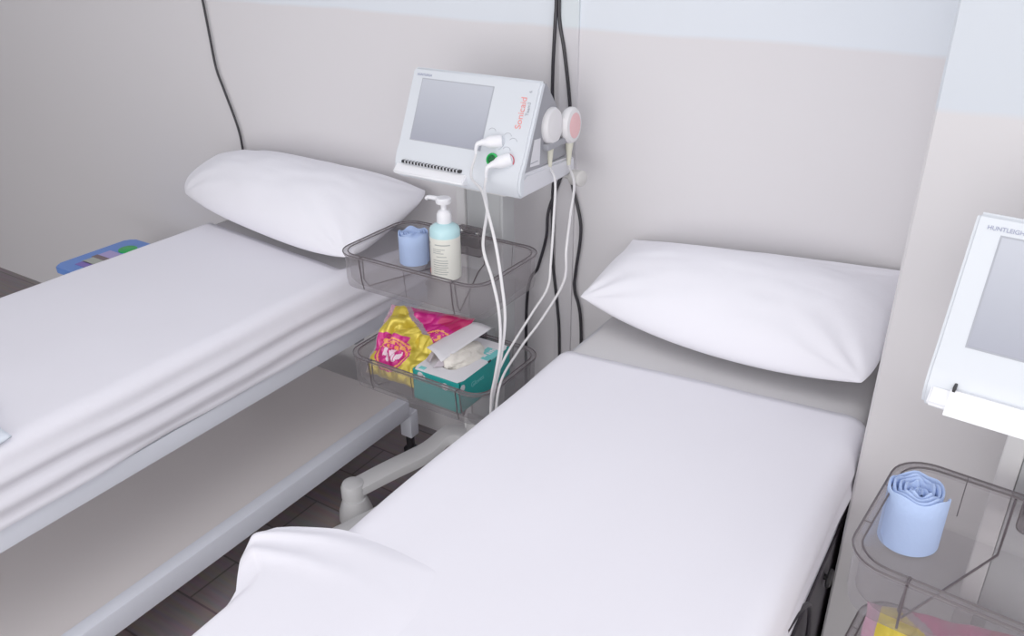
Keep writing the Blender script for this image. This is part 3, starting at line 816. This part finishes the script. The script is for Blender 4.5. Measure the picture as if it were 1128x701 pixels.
# teal printed strips on top and front
def pbox(x0, x1, y0, y1, z0, z1, m, nm='printed_panel'):
    b = B(); box(b, x0, x1, y0, y1, z0, z1); obj(nm, b, m, t, smooth=False)
pbox(gx1-.045, gx1, gy1-.095, gy1-.035, gz1+.001, gz1+.0022, M['teal_light'])
pbox(gx1-.036, gx1-.022, gy1-.085, gy1-.072, gz1+.0022, gz1+.0026, M['card_white'])
for k in range(4): pbox(gx1-.030+.002*(k % 2), gx1-.018, gy1-.066+k*.008, gy1-.061+k*.008, gz1+.0022, gz1+.0026, M['card_white'])
pbox(gx0+.012, gx0+.030, gy0+.008, gy0+.02, gz1+.001, gz1+.0022, M['teal_light'])
pbox(gx1-.002, gx1+.0005, gy1-.10, gy1-.088, gz1-.002, gz1+.003, M['slot'], 'perforation')
def disc(x, z, r, front=True, y=None):
    b = B()
    if front: lathe(b, [(r, 0), (r, .0006)], (x, gy0, z), 24, axis=(0, -1, 0))
    else: lathe(b, [(r, 0), (r, .0006)], (gx1, y, z), 24, axis=(1, 0, 0))
    obj('printed_emblem', b, M['card_white'], t)
disc(gx0+.024, gz1-.012, .009); disc(gx0+.034, gz1-.016, .006); disc(gx0+.10, gz1-.022, .010)
disc(0, gz1-.018, .009, False, gy0+.012)
b = B(); tube(b, catmull([(gx1+.0006, gy1-.045, gz1-.002), (gx1+.0006, gy1-.052, gz1-.030), (gx1+.0006, gy1-.072, gz1-.066)], 5), [.005]*11, 6); obj('printed_swoosh', b, M['card_white'], t)
text('carton_text', 'Gloves', .020, M['teal_light'], t, Matrix.Translation((gx1+.0008, gy0+.075, gz1-.028)) @ Matrix(((0, 0, 1, 0), (1, 0, 0, 0), (0, 1, 0, 0), (0, 0, 0, 1))))

# ------------------------------------------------------------------ blue tray of small packs behind the left couch
t = thing('step_stool', 'low grey stool under the blue tray beyond the left couch', 'stool', (-2.80, 1.64, 0))
b = B(); box(b, -2.90, -2.64, 1.52, 1.76, .455, .478, .006); obj('stool_top', b, M['stool'], t)
for xa in (-2.88, -2.68):
    for ya in (1.54, 1.72):
        b = B(); tube(b, [(xa+.01, ya+.01, .457), (xa+.01, ya+.01, 0)], .012, 12); obj('leg', b, M['stool'], t)
t = thing('plastic_tray', 'bright blue plastic tray with coloured cards, behind the left couch', 'tray', (-2.80, 1.64, .479))
b = B(); pts = rrect(-2.915, -2.62, 1.475, 1.80, .03, 6)
lo = [b.verts.new((x, y, .479)) for x, y in pts]; hi = [b.verts.new((x, y, .502)) for x, y in pts]
b.faces.new(lo[::-1]); b.faces.new(hi)
for i in range(len(lo)): b.faces.new((lo[i], lo[(i+1) % len(lo)], hi[(i+1) % len(lo)], hi[i]))
bmesh.ops.bevel(b, geom=[e for e in b.edges if all(abs(v.co.z-.502) < 1e-5 for v in e.verts)], offset=.005, segments=2, affect='EDGES')
obj('shell', b, M['blue_plastic'], t)
for (xa, xb, ya, yb, m) in ((-2.855, -2.66, 1.525, 1.56, 'purple'), (-2.86, -2.66, 1.555, 1.60, 'photo_grey'), (-2.87, -2.66, 1.60, 1.625, 'photo_brown'), (-2.865, -2.66, 1.625, 1.675, 'lilac')):
    b = B(); box(b, xa, xb, ya, yb, .502, .5035); obj('picture_card', b, M[m], t, smooth=False)
b = B(); lathe(b, [(.034, 0), (.034, .004), (.030, .006)], (-2.815, 1.715, .502), 28); obj('green_button', b, M['green'], t)

# ------------------------------------------------------------------ groups of repeats
for names, g in ((('pillow',), 'white pillows on the couches'), (('treatment_couch',), 'treatment couches'), (('bed_sheet',), 'white top sheets'), (('under_sheet',), 'bottom sheets'),
                 (('monitor_cart',), 'wheeled monitor carts'), (('fetal_monitor',), 'white monitors on carts'), (('power_cable',), 'black cables on the wall'),
                 (('probe_cord',), 'white probe cords'), (('towel_roll',), 'pale blue rolls in the trays'), (('foil_bag',), 'foil bags in the lower trays')):
    for o in C.objects:
        if o.parent is None and o.name.split('.')[0] in names: o['group'] = g

# ------------------------------------------------------------------ light
def area(name, loc, rot, sx, sy, e, col=(1, 1, 1)):
    l = bpy.data.lights.new(name, 'AREA'); l.shape = 'RECTANGLE'; l.size = sx; l.size_y = sy; l.energy = e; l.color = col
    o = bpy.data.objects.new(name, l); C.objects.link(o); o.location = loc; o.rotation_euler = rot; return o
area('overhead_area_light', (-.6, .45, 2.72), (0, 0, 0), 1.6, 1.4, 10.5, (1, .985, .97))
area('overhead_area_light', (1.1, -.35, 2.65), (math.radians(12), math.radians(25), 0), 1.5, 2.4, 13, (1, .985, .98))  # added fill from upper right, brightens the panel under the left couch
area('front_fill_light', (-.4, -2.45, 1.25), (math.radians(86), 0, math.radians(2)), 2.2, 2.2, 34, (.99, .985, 1))  # added fill behind the camera, reaches in under the left couch
w = bpy.data.worlds.new('w'); sc.world = w; w.use_nodes = True
w.node_tree.nodes['Background'].inputs['Color'].default_value = (1, .985, .99, 1)
w.node_tree.nodes['Background'].inputs['Strength'].default_value = 1.2

# ------------------------------------------------------------------ camera
Rm = [(0.84326064, 0.53747519, -0.00564895), (0.23518502, -0.37839809, -0.89526694), (-0.48332132, 0.75361482, -0.44549433)]
cam = bpy.data.cameras.new('camera'); co = bpy.data.objects.new('camera', cam); C.objects.link(co)
right = Vector(Rm[0]); down = Vector(Rm[1]); fwd = Vector(Rm[2])
m = Matrix((right, -down, -fwd)).transposed().to_4x4(); m.translation = Vector((0, 0, 1.68))
co.matrix_world = m
cam.sensor_fit = 'HORIZONTAL'; cam.sensor_width = 36; cam.lens = 930/1128*36
cam.clip_start = .02
sc.camera = co
sc.view_settings.view_transform = 'Standard'
sc.view_settings.look = 'None'
sc.view_settings.gamma = 1.2
